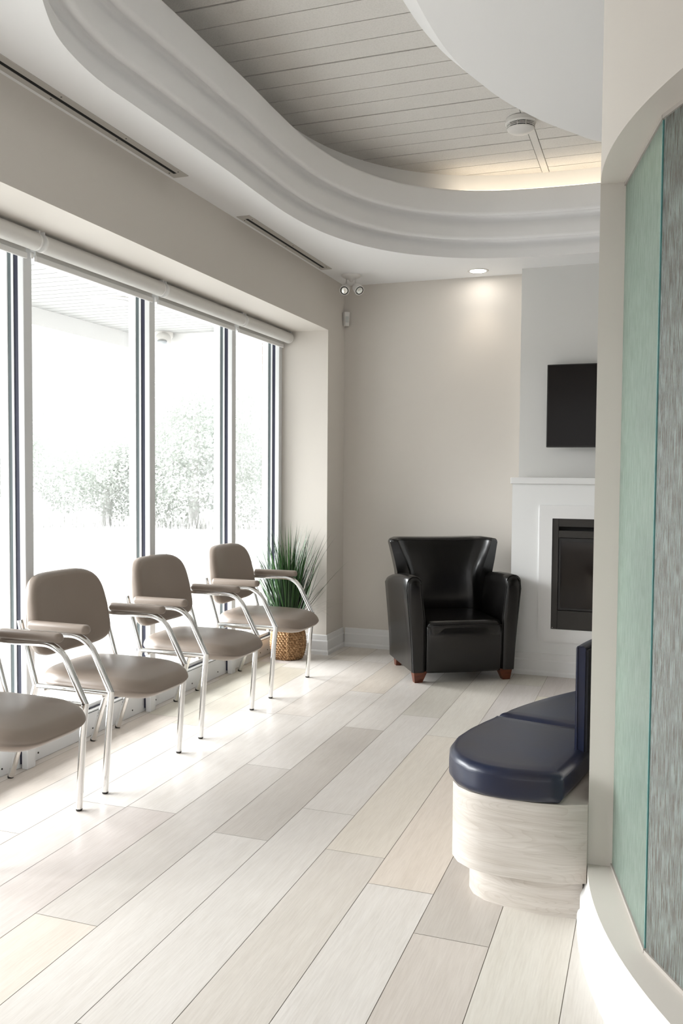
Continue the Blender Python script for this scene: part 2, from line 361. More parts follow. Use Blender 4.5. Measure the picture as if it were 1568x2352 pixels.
# lower cloud panel
CL = [(-.886, 3.29), (-.88, 3.51), (-.868, 3.675), (-.848, 3.82), (-.819, 3.96), (-.777, 4.10), (-.737, 4.23), (-.677, 4.38), (-.60, 4.54), (-.53, 4.665), (-.44, 4.80), (-.294, 4.99),
      (0, 5.14), (.5, 5.25), (1.1, 5.1), (1.6, 4.6), (1.85, 3.8), (1.85, 2.6), (1.7, 1.6), (1.2, 1.2), (.4, 1.15), (-.3, 1.3), (-.7, 1.8), (-.85, 2.4), (-.885, 2.9)]
cpl = ccw([(v.x, v.y) for v in smooth_path([(x, y, 0) for x, y in CL], 5, True)])
bm = BM()
rings = [[(x, y, z) for x, y in offset_poly(cpl, o)] for o, z in ((0, 3.15), (-.004, 3.153), (-.101, 3.247), (-.105, 3.252), (-.105, 3.36))]
loft(bm, rings, cap0=True, cap1=False)
struct('ceiling', bm, M['ceil'])

# ------------------------------------------------------------ window wall
bm = BM()
box(bm, -2.78, -5.5, HS, XW, YN, 2.95)
box(bm, -2.78, -5.5, 0, XW, 1.15, HS)  # unseen near stretch, closed to solid wall to dim the foreground floor
box(bm, -2.78, YN, 0, XW, YB+.15, 2.95)
struct('wall_left', bm, M['wall'])
bm = BM(); box(bm, XW, YB, 0, 3.4, YB+.15, 2.95); struct('wall_back', bm, M['wall'])
bm = BM(); box(bm, 3.4, .9, 0, 3.5, YB+.15, 2.95); struct('wall_right', bm, M['wall'])

BP = [(0, 0), (.024, 0), (.024, .022), (.021, .030), (.016, .034), (.016, .098), (.013, .104), (.010, .108), (.009, .140), (.006, .146), (0, .147)]
def base_run(bm, pts, prof=BP):
    """skirting along an open path; profile offset to the right-hand side of travel"""
    P = [Vector(p) for p in pts]; rings = []
    for i, p in enumerate(P):
        d0 = (P[i]-P[i-1]).normalized() if i else (P[1]-P[0]).normalized()
        d1 = (P[i+1]-P[i]).normalized() if i < len(P)-1 else d0
        n0 = Vector((d0.y, -d0.x)); n1 = Vector((d1.y, -d1.x)); nb = (n0+n1).normalized(); s = 1/max(.3, nb.dot(n0))
        rings.append([(p.x+nb.x*o*s, p.y+nb.y*o*s, z) for o, z in prof])
    loft(bm, rings, closed=True)
bm = BM(); base_run(bm, [(XF-.02, YN), (XW, YN), (XW, YB)]); struct('baseboard_left', bm, M['trim'])
bm = BM(); base_run(bm, [(XW+.024, YB), (-.91, YB)]); struct('baseboard_back', bm, M['trim'])

# windows: one per bay, frame > mullion, gasket, pane
for i in range(len(MU)-1):
    y0, y1 = MU[i], MU[i+1]
    last = i == len(MU)-2
    bm = BM()
    box(bm, -2.76, y0, 0, -2.665, y1, .128, .003, 1)                 # sill rail
    box(bm, -2.76, y0, .128, -2.70, y1, .150, .002, 1)
    box(bm, -2.76, y0, 2.315, -2.665, y1, HS, .003, 1)               # head rail
    wn = struct('window_%d' % (i+1), bm, M['frame'])
    def mull(yc, nm='mullion', wa=.0275, full=True):
        bm = BM(); box(bm, XF-.032, yc-wa, 0, XF, yc+wa, HS, .002, 1); link(nm, bm, M['frame'], wn)
        bm = BM(); box(bm, XF-.056, yc-wa+.004, .02, XF-.032, yc+wa-.004, HS); link('dark_gasket', bm, M['gasket'], wn)
        bm = BM(); box(bm, XF-.068, yc-wa, .02, XF-.056, yc+wa, HS); link('middle_rail', bm, M['frame'], wn)
        bm = BM(); box(bm, XF-.088, yc-wa+.003, .02, XF-.068, yc+wa-.003, HS); link('seal', bm, M['gasket_g'], wn)
        bm = BM(); box(bm, XF-.135, yc-wa, .02, XF-.088, yc+wa, HS, .002, 1); link('outer_rail', bm, M['frame'], wn)
    mull(y1 if not last else YN-.028)
    if i == 0: mull(y0)
    bm = BM(); box(bm, -2.697, y0+.03, .128, -2.689, y1-.03, .133); link('sill_gasket', bm, M['gasket'], wn)
    bm = BM(); box(bm, -2.6668, y0+.03, .118, -2.664, y1-.03, .122); link('sill_line', bm, M['gasket_g'], wn)
    for yy in (y0+.10, y0+.52, y1-.14):
        bm = BM(); tube(bm, [(-2.666, yy, .035), (-2.663, yy, .035)], .0045, 8); link('screw', bm, M['steel_dark'], wn)
    bm = BM(); box(bm, -2.718, y0+.02, .14, -2.712, y1-.02, 2.33); link('pane', bm, M['pane'], wn)

# roller blinds
def blind_parts(L, t):
    bm = BM(); tube(bm, [(0, .012, 0), (0, L-.012, 0)], .0395, 32); link('fabric_roll', bm, M['blind'], t, smooth=True, angle=60)
    bm = BM(); box(bm, -.0405, .022, -.052, -.0385, L-.022, 0); link('fabric_drop', bm, M['blind'], t)
    bm = BM(); box(bm, -.046, .016, -.074, -.033, L-.016, -.046, .004, 2); link('hem_bar', bm, M['blindp'], t)
    for yy, s in ((0, 1), (L, -1)):
        bm = BM(); tube(bm, [(0, yy+s*.001, 0), (0, yy+s*.010, 0), (0, yy+s*.0125, 0)], [.040, .041, .038], 32)
        box(bm, -.022, min(yy, yy+s*.008), 0, .022, max(yy, yy+s*.008), .046)
        link('end_cap', bm, M['blindp'], t, smooth=True, angle=40)
    bm = BM(); tube(bm, [(-.036, -.010, -.040), (-.036, -.010, -.066)], [.008, .006], 10); link('clutch', bm, M['blindp'], t, smooth=True)
for i in (1, 2, 3, 4):
    y0 = MU[i]+.012; y1 = (MU[i+1]-.012) if i < 4 else YN-.012
    lab = {1: 'rolled white blind cut off by the left edge of the photo', 2: 'longest rolled white blind in full view, over the large left window pane',
           3: 'rolled white blind over the middle window pane with the outdoor camera behind it', 4: 'shortest rolled white blind, ending at the plant corner'}[i]
    t = thing('roller_blind', lab, 'blind', (-2.562, y0, 2.3485), 0, 'roller blinds over the windows')
    blind_parts(y1-y0, t)

# ------------------------------------------------------------ exterior: canopy, ground, pier, trees
bm = BM(); box(bm, -5.0, -6, 2.765, -2.76, 7.8, 2.9, mi=1)
k = 0; y = -6.0
while y < 7.79:
    box(bm, -5.0, y+.006, 2.75, -2.76, min(y+.1215-.004, 7.8), 2.766); y += .1215
o = struct('trim_3', bm, [M['soffit'], M['soffit_gap']])
bm = BM(); box(bm, -5.06, -6, 2.60, -5.0, 7.86, 2.95); box(bm, -5.06, 7.8, 2.60, -2.76, 7.86, 2.95); struct('trim_4', bm, mat('white_fascia_metal', (.74, .74, .735, 1), .5))
bm = BM(); box(bm, -5.35, -6.3, 2.74, -5.06, 8.2, 3.0); box(bm, -5.35, 7.86, 2.74, -2.76, 8.2, 3.0); struct('trim_5', bm, M['soffit'])
bm = BM(); box(bm, -2.845, 6.14, -.3, -2.72, 6.62, 2.75); struct('wall_exterior', bm, M['brick'])
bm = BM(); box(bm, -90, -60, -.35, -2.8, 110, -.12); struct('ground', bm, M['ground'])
t = thing('canopy_downlight', 'round white recessed light in the outdoor canopy soffit', 'ceiling light', (-4.17, 6.15, 2.75))
bm = BM(); lathe(bm, [(.19, 0), (.19, -.006), (.15, -.014), (.13, -.008)], 32); link('trim_ring', bm, M['pl'], t, smooth=True, angle=50)
bm = BM(); lathe(bm, [(.13, -.006), (.10, -.013), (.03, -.016)], 32); link('lens', bm, M['soffit'], t, smooth=True)
t = thing('security_camera', 'small white dome security camera under the outdoor canopy edge', 'camera', (-4.66, 7.70, 2.75))
bm = BM(); lathe(bm, [(.10, 0), (.10, -.04), (.085, -.06)], 24); link('base', bm, M['pl'], t, smooth=True, angle=50)
bm = BM()
for (r, z) in (): pass
tube(bm, [(.02, -.03, -.05), (.035, -.06, -.09), (.045, -.09, -.12)], [.075, .082, .06], 20); link('dome_housing', bm, M['pl'], t, smooth=True, angle=50)
bm = BM(); lathe(bm, [(.05, 0), (.045, -.02), (.028, -.04), (.005, -.048)], 20, (.05, -.10, -.10)); link('lens_dome', bm, mat('smoked_dome', (.45, .48, .50, 1), .2), t, smooth=True)

# trees and dry grass beyond the glass
def tree(x, y, h, r, label, seed):
    rg = random.Random(seed); t = thing('tree', label, 'tree', (x, y, -.12), 0, 'trees beyond the windows')
    bm = BM(); tube(bm, [(0, 0, 0), (.05, 0, h*.3), (0, .1, h*.6), (.05, 0, h*.85)], [.16, .12, .08, .03], 8); link('trunk', bm, M['bark'], t, smooth=True)
    bm = BM()
    lobes = [(rg.uniform(-.5, .5)*r, rg.uniform(-.5, .5)*r, h*rg.uniform(.12, .86), r*rg.uniform(.34, .55)) for _ in range(16)]
    for _ in range(15000):
        lx, ly, lz, lr = rg.choice(lobes)
        d = Vector((rg.gauss(0, 1), rg.gauss(0, 1), rg.gauss(0, 1))).normalized()*lr*rg.uniform(.6, 1.08)
        p = Vector((lx, ly, lz))+Vector((d.x, d.y, d.z*.9)); s = rg.uniform(.03, .065)
        a = Vector((rg.gauss(0, 1), rg.gauss(0, 1), rg.gauss(0, 1))).normalized(); b = a.orthogonal().normalized()*s*.5; a = a*s
        bm.faces.new([bm.verts.new(p+q) for q in (a, b, -a, -b)])
    link('crown', bm, M['leaf'], t, recalc=False)
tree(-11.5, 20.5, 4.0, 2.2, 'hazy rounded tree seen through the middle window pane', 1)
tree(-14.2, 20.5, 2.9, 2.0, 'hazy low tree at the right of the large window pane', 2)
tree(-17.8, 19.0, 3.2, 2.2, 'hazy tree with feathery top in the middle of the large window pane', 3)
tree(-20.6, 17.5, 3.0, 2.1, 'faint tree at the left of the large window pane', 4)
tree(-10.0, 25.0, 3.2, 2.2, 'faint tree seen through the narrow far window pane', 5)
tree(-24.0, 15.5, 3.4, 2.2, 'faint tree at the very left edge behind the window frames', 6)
rg = random.Random(5); bm = BM()
for _ in range(9000):
    a = rg.uniform(0, 1); x = -6.5-rg.random()**.7*20; y = 5+rg.random()*19
    h = rg.uniform(.15, .55) if math.hypot(x, y) > 14 else rg.uniform(.05, .16)
    w = rg.uniform(.008, .02); dx, dy = rg.uniform(-.3, .3)*h, rg.uniform(-.3, .3)*h; th = rg.uniform(0, PI)
    bm.faces.new([bm.verts.new(p) for p in ((x-w*math.cos(th), y-w*math.sin(th), -.12), (x+w*math.cos(th), y+w*math.sin(th), -.12), (x+dx, y+dy, -.12+h))])
o = link('dry_grass', bm, M['straw'], recalc=False); o['kind'] = 'stuff'; tag(o, 'washed-out dry grass in the field outside the windows', 'grass')

# ------------------------------------------------------------ curved partition with its glazed opening
WX, WY, WR, WI = 1.488, 2.772, 1.65, 1.53
ZS, ZT = .172, 2.190
def pol(th, r, c=(WX, WY)):  # th in degrees, 0 = towards -X, growing towards the camera
    a = math.radians(th); return (c[0]-r*math.cos(a), c[1]-r*math.sin(a))
def sector(bm, t0, t1, r0, r1, z0, z1, n=40, c=(WX, WY), mi=0, bev=0):
    A = [pol(t0+(t1-t0)*i/n, r1, c) for i in range(n+1)]; B_ = [pol(t0+(t1-t0)*i/n, r0, c) for i in range(n+1)]
    rings = [[(A[i][0], A[i][1], z0), (A[i][0], A[i][1], z1), (B_[i][0], B_[i][1], z1), (B_[i][0], B_[i][1], z0)] for i in range(n+1)]
    loft(bm, rings, mi=mi)
bm = BM()
sector(bm, 3.3, 92, WI, WR, 0, ZS, 60)
sector(bm, -1.2, 92, WI, WR, ZT, 3.16, 60)
sector(bm, -1.2, 3.3, WI, WR, 0, ZT, 4)
box(bm, WX, WY-WR, 0, 3.4, WY-WR+.12, 3.16)
struct('wall_partition', bm, M['wall'], smooth=True, angle=30)
# white skirting around the partition, bent along the wall
bm = BM(); rings = []
CB = [(0, .0), (.030, .0), (.030, .018), (.027, .028), (.022, .034), (.022, .075), (.019, .084), (.012, .098), (.006, .118), (0, .128)]
for i in range(81):
    th = -4.4+(92+4.4)*i/80
    rings.append([(*pol(th, WR-.002+o), z) for o, z in CB])
loft(bm, rings); struct('baseboard_right', bm, M['trim'], smooth=True, angle=30)
# glass stops (thin greige beads) and textured glass panels
V = [pol(2.9+17.75*k, 1.576) for k in range(6)]
bm = BM()
for z0, z1 in ((ZS, ZS+.010), (ZT-.010, ZT)):
    for k in range(5):
        a, b = Vector(V[k]), Vector(V[k+1]); n = Vector((b.y-a.y, -(b.x-a.x))).normalized()
        if n.dot(a-Vector((WX, WY))) < 0: n = -n
        q = [a+n*.010, b+n*.010, b-n*.012, a-n*.012]
        prism(bm, [(p.x, p.y) for p in q], z0, z1)
struct('trim_6', bm, mat('taupe_glazing_bead', (.36, .33, .30, 1), .5))
glab = ['narrow green frosted glass panel next to the white post', 'rippled glass panel with painted-in dark interior streaks at the right edge of the photo', 'rippled glass panel closest to the camera',
        'rippled glass panel beside the camera', 'rippled glass panel at the near end of the partition']
for k in range(5):
    a, b = Vector(V[k]), Vector(V[k+1]); d = (b-a).normalized(); n = Vector((d.y, -d.x)); a = a+d*.002; b = b-d*.002; L_ = (b-a).length
    bm = BM(); uv = bm.loops.layers.uv.new('UVMap')
    vs = [bm.verts.new((p.x, p.y, z)) for z in (ZS+.004, ZT-.004) for p in (a-n*.005, b-n*.005, b+n*.005, a+n*.005)]
    for q in ((0,3,2,1),(4,5,6,7),(0,1,5,4),(1,2,6,5),(2,3,7,6),(3,0,4,7)): bm.faces.new([vs[i] for i in q])
    for f in bm.faces:
        for l in f.loops: l[uv].uv = ((Vector(l.vert.co.xy)-a).dot(d), l.vert.co.z)
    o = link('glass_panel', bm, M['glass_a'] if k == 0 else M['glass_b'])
    tag(o, glab[k], 'glass panel', 'glass panels of the curved partition')
    p = b+n*0; bm = BM()
    prism(bm, [((b-d*.004+n*.007).x, (b-d*.004+n*.007).y), ((b+d*.001+n*.007).x, (b+d*.001+n*.007).y), ((b+d*.001-n*.007).x, (b+d*.001-n*.007).y), ((b-d*.004-n*.007).x, (b-d*.004-n*.007).y)], ZS+.012, ZT-.012)
    e = link('glass_edge', bm, M['glass_e'], o); e['label'] = 'teal polished glass edge'

# ------------------------------------------------------------ chimney breast, fireplace, television
FX0, FX1 = -.887, 1.25
bm = BM(); box(bm, FX0, 6.21, 0, FX1, YB+.02, HC+.15); struct('wall_chimney', bm, mat('pale_grey_wall_paint', (.66, .655, .635, 1), .6, bump=(260, .06, .002)))
fp = thing('fireplace', 'white fireplace surround with dark gas firebox, behind the black armchair', 'fireplace', (.18, 6.2, 0))
def fl(bm): 
    for v in bm.verts: v.co.x -= .18; v.co.y -= 6.2
    return bm
IX0, IX1, IZ0, IZ1 = -.618, .98, .318, 1.057
bm = BM()
for b_ in ((FX0, 0, IX0, 1.285), (IX1, 0, FX1, 1.285), (IX0, 0, IX1, IZ0), (IX0, IZ1, IX1, 1.285)): box(bm, b_[0], 5.92, b_[1], b_[2], 6.208, b_[3])
bmesh.ops.remove_doubles(bm, verts=bm.verts, dist=1e-5)
link('lower_breast', fl(bm), mat('white_surround_paint', (.78, .785, .78, 1), .4), fp)
bm = BM(); box(bm, FX0-.010, 5.905, 1.285, FX1+.01, 6.208, 1.327, .002, 1); link('mantel_shelf', fl(bm), M['trim'], fp)
bm = BM()
for b_ in ((-.703, .230, IX0, 1.145), (IX1, .230, 1.06, 1.145), (IX0, .230, IX1, IZ0), (IX0, IZ1, IX1, 1.145)): box(bm, b_[0], 5.909, b_[1], b_[2], 5.922, b_[3])
bmesh.ops.remove_doubles(bm, verts=bm.verts, dist=1e-5)
link('surround_panel', fl(bm), M['trim'], fp)
bm = BM(); base_run(bm, [(FX0+.001, 6.2), (FX0+.001, 5.92), (FX1, 5.92)], [(o, z) for o, z in BP]); 
link('skirting', fl(bm), M['trim'], fp)
fb = BM()
for b_ in ((IX0, IZ0, -.577, IZ1), (.94, IZ0, IX1, IZ1), (-.577, IZ0, .94, .445), (-.577, 1.003, .94, IZ1), (-.577, .930, .94, .978)): box(fb, b_[0]+.001, 5.914, b_[1]+.001, b_[2]-.001, 5.935, b_[3]-.001)
fbo = link('firebox_frame', fl(fb), M['steel_dark'], fp)
bm = BM(); box(bm, -.577, 5.945, .976, .94, 5.955, 1.005); link('louvre_slot', fl(bm), M['void'], fbo)
bm = BM()
for b_ in ((-.574, .448, -.562, .927), (.925, .448, .937, .927), (-.562, .448, .925, .462), (-.562, .905, .925, .927)): box(bm, b_[0], 5.920, b_[1], b_[2], 5.932, b_[3])
gd = link('door_frame', fl(bm), M['tvb'], fbo)
bm = BM(); box(bm, -.562, 5.926, .462, .925, 5.930, .905); link('door_glass', fl(bm), M['glass_dark'], fbo)
bm = BM(); box(bm, -.60, 6.16, .33, .96, 6.18, 1.04); box(bm, -.60, 5.96, .44, .96, 6.16, .45); link('firebox_lining', fl(bm), M['log'], fbo)
bm = BM(); lathe(bm, [(.003, 0), (.002, .002)], 8)
bmesh.ops.rotate(bm, verts=bm.verts, cent=(0, 0, 0), matrix=Matrix.Rotation(PI/2, 3, 'X')); bmesh.ops.translate(bm, verts=bm.verts, vec=(-.608, 5.914, .328))
link('screw', fl(bm), M['chrome'], fbo)

tv = thing('television', 'flat black television mounted above the fireplace mantel', 'television', (-.19, 6.16, 1.535))
bm = BM(); box(bm, -.503, -.03, 0, .503, .012, .566, .004, 2); link('housing', bm, M['tvb'], tv)
bm = BM(); box(bm, -.496, -.0315, .010, .496, -.0295, .559); link('screen', bm, M['tvs'], tv)
bm = BM(); box(bm, -.2, .012, .15, .2, .048, .42, .004, 1); link('wall_bracket', bm, M['steel_dark'], tv)

# ------------------------------------------------------------ chairs in a row by the window
def make_chair():
    t = thing('guest_chair', '', 'chair', group='grey-brown guest chairs along the window')
    r = .0140
    fr = M['chrome']
    for s in (-1, 1):
        y = s*.2875
        # arm-and-front-post tube, with the front leg beneath it
        bm = BM(); tube(bm, [(.242, y, .009), (.262, y, .30), (.275, y, .435)], r, 14); l = link('leg', bm, fr, t, smooth=True, angle=60)
        bm = BM(); tube(bm, [(.2415, y, 0), (.2422, y, .010)], [.0115, .0143], 12); link('foot_cap', bm, M['rubber'], l)
        bm = BM(); tube(bm, round_path([(-.252, y, .009), (-.112, y, .425), (-.112, y, .43)], .01, 3), r, 14); l = link('leg', bm, fr, t, smooth=True, angle=60)
        bm = BM(); tube(bm, [(-.2585, y, 0), (-.2520, y, .010)], [.0115, .0143], 12); link('foot_cap', bm, M['rubber'], l)
        bm = BM()
        tube(bm, round_path([(.275, y, .428), (.155, y, .657), (-.19, y, .652)], [.085], 10), r, 14)
        link('arm_tube', bm, fr, t, smooth=True, angle=60)
        bm = BM(); tube(bm, round_path([(-.112, y, .42), (-.185, y, .66), (-.195, y, .70)], .03, 4), r*.95, 14); link('back_post', bm, fr, t, smooth=True, angle=60)
        bm = BM(); tube(bm, [(.272, y, .424), (-.115, y, .424)], r*.8, 12); link('side_rail', bm, fr, t, smooth=True, angle=60)
        bm = BM()
        pad(bm, rrect(.315, .050, .023, 5, .008, y), .664, .698, .015, lambda x, yy: .004-.10*(yy-y)**2*60*.1)
        link('armrest', bm, M['taupe'], t, smooth=True)
    bm = BM()
    for x, z in ((.22, .405), (-.08, .405)): tube(bm, [(x, -.285, z), (x, .285, z)], .0095, 10)
    link('seat_crossbar', bm, fr, t, smooth=True, angle=60)
    # seat: wide waterfall cushion
    def topf(x, y):
        u = (x-.098)/.292; v = y/.235
        return .018*(1-v*v)*max(0, 1-u*u*.6) - .014*math.exp(-((x-.02)/.13)**2-((y)/.13)**2) - .022*max(0, u)**3 - .008*v**4 + .0025*math.sin(9*y+3*x)*math.cos(7*x)
    bm = BM(); ol = []
    for k in range(56):
        a = 2*PI*k/56; ca, sa = math.cos(a), math.sin(a); e = 2/4.2
        x = .098+.292*math.copysign(abs(ca)**e, ca); w = .236+.006*((x-.098)/.292)-.02*max(0, (x-.2)/.19)**2
        ol.append((x, w*math.copysign(abs(sa)**e, sa)))
    pad(bm, ol, .378, .470, .046, topf, .035, 8)
    for v in bm.verts: v.co.z -= .030*max(0, (v.co.x-.22)/.2)**2
    link('seat', bm, M['taupe'], t, smooth=True)
    bm = BM(); box(bm, -.10, -.16, .380, .24, .16, .392, .004, 1); link('seat_board', bm, M['rubber'], t)
    # backrest: rounded pad wrapped slightly around the sitter
    def warp(bm):
        for v in bm.verts:
            u, w, d = v.co.x, v.co.y, v.co.z      # u across, w height, d towards the front
            y = u; z = w; x = -.200-(w-.53)*.17+d+1.0*u*u*.55
            v.co = Vector((x, y, z))
        return bm
    ol = []
    for k in range(48):
        a = 2*PI*k/48; ca, sa = math.cos(a), math.sin(a)
        e = 2/3.6 if sa > 0 else 2/4.6
        y = .705+.182*math.copysign(abs(sa)**e, sa); w = (.262 + (.018 if sa < 0 else 0)*abs(sa) - .020*max(0, (y-.705)/.18))
        ol.append((w*math.copysign(abs(ca)**(2/4.4), ca), y))
    bm = BM(); pad(bm, ol, 0, .058, .024, lambda x, y: .006, 0, 6); link('backrest', warp(bm), M['taupe'], t, smooth=True)
    q = offset_poly(ccw(ol), .030); bm = BM(); tube(bm, [(x, y, .0595) for x, y in q+q[:1]], .0012, 5)
    s_ = link('seam', warp(bm), M['taupe_seam'], t, smooth=True)
    return t
ch = make_chair()
CY = [(3.340, 'grey-brown vinyl armchair with chrome legs, second from left, nearest one shown whole', -1.5),
      (2.570, 'grey-brown vinyl armchair with chrome legs, leftmost, cut off by the photo edge', -1.0),
      (4.150, 'third grey-brown vinyl armchair from the left, between the nearest whole one and the plant chair', -1.0),
      (5.000, 'farthest grey-brown vinyl armchair with chrome legs, in front of the potted grass', -.6)]
for i, (y, lab, a) in enumerate(CY):
    if i == 0: ch.location = (-2.36, y, 0); ch.rotation_euler = (0, 0, math.radians(a)); ch['label'] = lab
    else: dup(ch, (-2.36, y, 0), math.radians(a), lab)

# ------------------------------------------------------------ potted grass in a woven basket
pt = thing('potted_grass', 'tall green grass plant in a round woven basket in the window corner', 'plant', (-2.475, 5.805, 0))
bprof = [(.098, 0), (.112, .03), (.124, .08), (.126, .12), (.122, .17), (.112, .215), (.104, .245)]
def brad(z):
    for (r0, z0), (r1, z1) in zip(bprof, bprof[1:]):
        if z <= z1: return r0+(r1-r0)*(z-z0)/(z1-z0)
    return bprof[-1][0]
bm = BM(); lathe(bm, [(r-.008, z) for r, z in bprof]+[(.095, .245), (.092, .20)], 32); bk = link('basket', bm, M['basket_d'], pt, smooth=True, angle=50)
bm = BM(); nr = 15
for j in range(nr):
    z = .010+j*.0162
    for s in (0, 1):
        pth = []
        for k in range(96):
            a = 2*PI*k/96; ph = a*16+PI*s+(PI/2 if j % 2 else 0)
            pth.append(((brad(z)-.002+.006*math.sin(ph))*math.cos(a), (brad(z)-.002+.006*math.sin(ph))*math.sin(a), z+.0055*math.cos(ph)))
        tube(bm, pth+pth[:1], .0052, 6, squash=1.25)
link('weave', bm, M['basket'], bk, smooth=True)
bm = BM()
for k in range(6):
    a = 2*PI*k/6+math.radians(-68)
    for s in (0, 1):
        tube(bm, [((brad(z)+.007)*math.cos(a+.045*math.sin(z*150+PI*s)), (brad(z)+.007)*math.sin(a+.045*math.sin(z*150+PI*s)), z) for z in [i*.005 for i in range(2, 49)]], .0048, 6)
link('braid', bm, M['basket'], bk, smooth=True)
bm = BM(); lathe(bm, [(.0935, .205), (.05, .212), (.01, .215)], 24); link('soil', bm, M['soil'], pt, smooth=True)
rg = random.Random(21); bm = BM(); tl = bm.loops.layers.color.new('tone')
def blade(bx, by, az, lean, L_, droop, w, col):
    n = 9; p = Vector((bx, by, .20)); pts = [p.copy()]; el = PI/2-lean
    for i in range(n):
        el -= droop/n*(i/n)*2
        p = p+Vector((math.cos(az)*math.cos(el), math.sin(az)*math.cos(el), math.sin(el)))*L_/n
        p.y = max(-.40, min(p.y, .185)); pts.append(p.copy())
    side = Vector((-math.sin(az+rg.uniform(-.8, .8)), math.cos(az), 0)).normalized()
    L0 = None
    for i, q in enumerate(pts):
        ww = w*(1-(i/n)**1.6)*(.6+.4*min(1, i/2)); mid = q+Vector((math.cos(az), math.sin(az), 0))*(-.25*ww)
        row = [bm.verts.new(q-side*ww), bm.verts.new(mid), bm.verts.new(q+side*ww)]
        if L0:
            for a in (0, 1):
                f = bm.faces.new((L0[a], L0[a+1], row[a+1], row[a])); k = i/n
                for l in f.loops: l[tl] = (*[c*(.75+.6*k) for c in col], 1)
        L0 = row
for i in range(270):
    az = rg.uniform(0, 2*PI); rr = rg.uniform(0, .07); lean = abs(rg.gauss(.0, .30)); L_ = rg.uniform(.50, .86)*(1-.28*min(1, lean))
    if lean > .75: L_ *= .75
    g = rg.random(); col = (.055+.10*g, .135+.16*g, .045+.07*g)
    if rg.random() < .12: col = (.22, .38, .17)
    blade(rr*math.cos(az), rr*math.sin(az), az+rg.uniform(-.5, .5), lean, L_, rg.uniform(.05, .5), rg.uniform(.0045, .0085), col)
for i in range(16):
    az = rg.uniform(-1.4, .9); blade(.04*math.cos(az), .04*math.sin(az), az, rg.uniform(.5, .95), rg.uniform(.45, .6), rg.uniform(.5, 1.6), .0016, (.10, .12, .06))
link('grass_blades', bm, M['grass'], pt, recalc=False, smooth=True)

# ------------------------------------------------------------ black leather armchair
ac = thing('leather_armchair', 'black leather wingback armchair with reddish wooden feet, beside the fireplace', 'armchair', (-1.137, 5.562, 0), math.radians(31))
bk_ = M['black']
# arms: cross-section in (x, z), lofted front to back
for s in (-1, 1):
    bm = BM(); rings = []
    N_ = 28
    def sec(y, k, top, xin=.262, grow=0):
        # k shrinks the section around its centre for the rounded front
        pts = []
        for j in range(N_):
            t = j/N_
            pts.append(t)
        base_in, base_out = .262, .345
        P = [(base_in, .070), (base_in-.002, .25), (base_in+.002, .42), (base_in+.018, .55), (base_in+.026, .62)]
        tc_, tr_ = (base_in+.074, top-.052), .050
        arc = [(tc_[0]-tr_*math.cos(a), tc_[1]+tr_*math.sin(a)) for a in [PI*q/10 for q in range(1, 10)]]
        Q = [(base_out+.044, .60), (base_out+.034, .50), (base_out+.020, .36), (base_out+.008, .22), (base_out, .070)]
        poly = P+arc+Q
        cx = sum(p[0] for p in poly)/len(poly); cz = .36
        return [(s*(cx+(px-cx)*k), y, .070+(pz-.070)*(1-(1-k)*.22)) for px, pz in poly]
    for y, k, top in ((-.030, .55, .680), (-.028, .80, .688), (-.020, .93, .692), (-.006, 1, .694), (.10, 1, .694), (.22, 1, .688), (.36, 1, .672), (.48, .98, .655), (.56, .92, .645), (.59, .6, .63)):
        rings.append(sec(y, k, top))
    loft(bm, rings); link('arm', bm, bk_, ac, smooth=True, angle=75)
    # piping around the arm front
    bm = BM(); q = [Vector(p)+Vector((0, -.004, 0)) for p in sec(-.012, .985, .694)]
    tube(bm, q, .0032, 6); link('arm_piping', bm, bk_, ac, smooth=True)
# seat cushion and front panel
bm = BM(); rr_ = []
pad(bm, rrect(.515, .56, (.03, .03, .05, .05), 5, 0, .235), .26, .398, .030, lambda x, y: .012*max(0, 1-(x/.25)**2), 0, 6)
link('seat', bm, bk_, ac, smooth=True)
bm = BM()
def fsec(z, yy, k): return [(x*k, y, z) for x, y in [(-.258, .05), (-.258, yy+.020), (-.250, yy+.006), (-.235, yy), (-.12, yy-.006), (0, yy-.008), (.12, yy-.006), (.235, yy), (.250, yy+.006), (.258, yy+.020), (.258, .05)]]
loft(bm, [fsec(.066, -.028, .99), fsec(.080, -.034, 1), fsec(.20, -.042, 1), fsec(.30, -.044, 1), fsec(.355, -.040, 1), fsec(.378, -.026, .99), fsec(.386, -.005, .97)])
link('front_panel', bm, bk_, ac, smooth=True, angle=70)
bm = BM(); tube(bm, [(-.25, -.040, .368), (-.12, -.048, .372), (0, -.050, .373), (.12, -.048, .372), (.25, -.040, .368)], .003, 6); link('front_piping', bm, bk_, ac, smooth=True)
# back shell with wings
def backring(z, W2, yc, yr, wing, tin):
    """W2 half width; yc front surface at centre; yr rear; wing = how far tips come forward; tin = wing thickness"""
    out = []
    for k in range(13):                           # outer contour from left tip round the rear to the right tip
        a = -1+2*k/12; x = W2*math.sin(a*PI/2)**1 if True else 0
        y = yc-wing+(yr-(yc-wing))*(math.cos(a*PI/2)**.55)
        out.append((x, y, z))
    inn = []
    W3 = W2-tin
    for k in range(13):
        a = 1-2*k/12; x = W3*math.sin(a*PI/2); y = (yc-wing-.012)+(wing+.012)*(math.cos(a*PI/2)**.5)
        inn.append((x, y, z))
    return out+inn
rows = [(.072, .318, .50, .585, .06, .06), (.30, .320, .49, .60, .07, .06), (.40, .325, .475, .61, .075, .065), (.52, .330, .480, .625, .085, .075), (.62, .338, .488, .635, .10, .085), (.68, .345, .494, .64, .115, .082), (.76, .362, .502, .65, .118, .070),
        (.84, .380, .510, .655, .112, .055), (.880, .388, .514, .655, .108, .050)]
bm = BM(); rings = [backring(*r) for r in rows]
last = rings[-1]
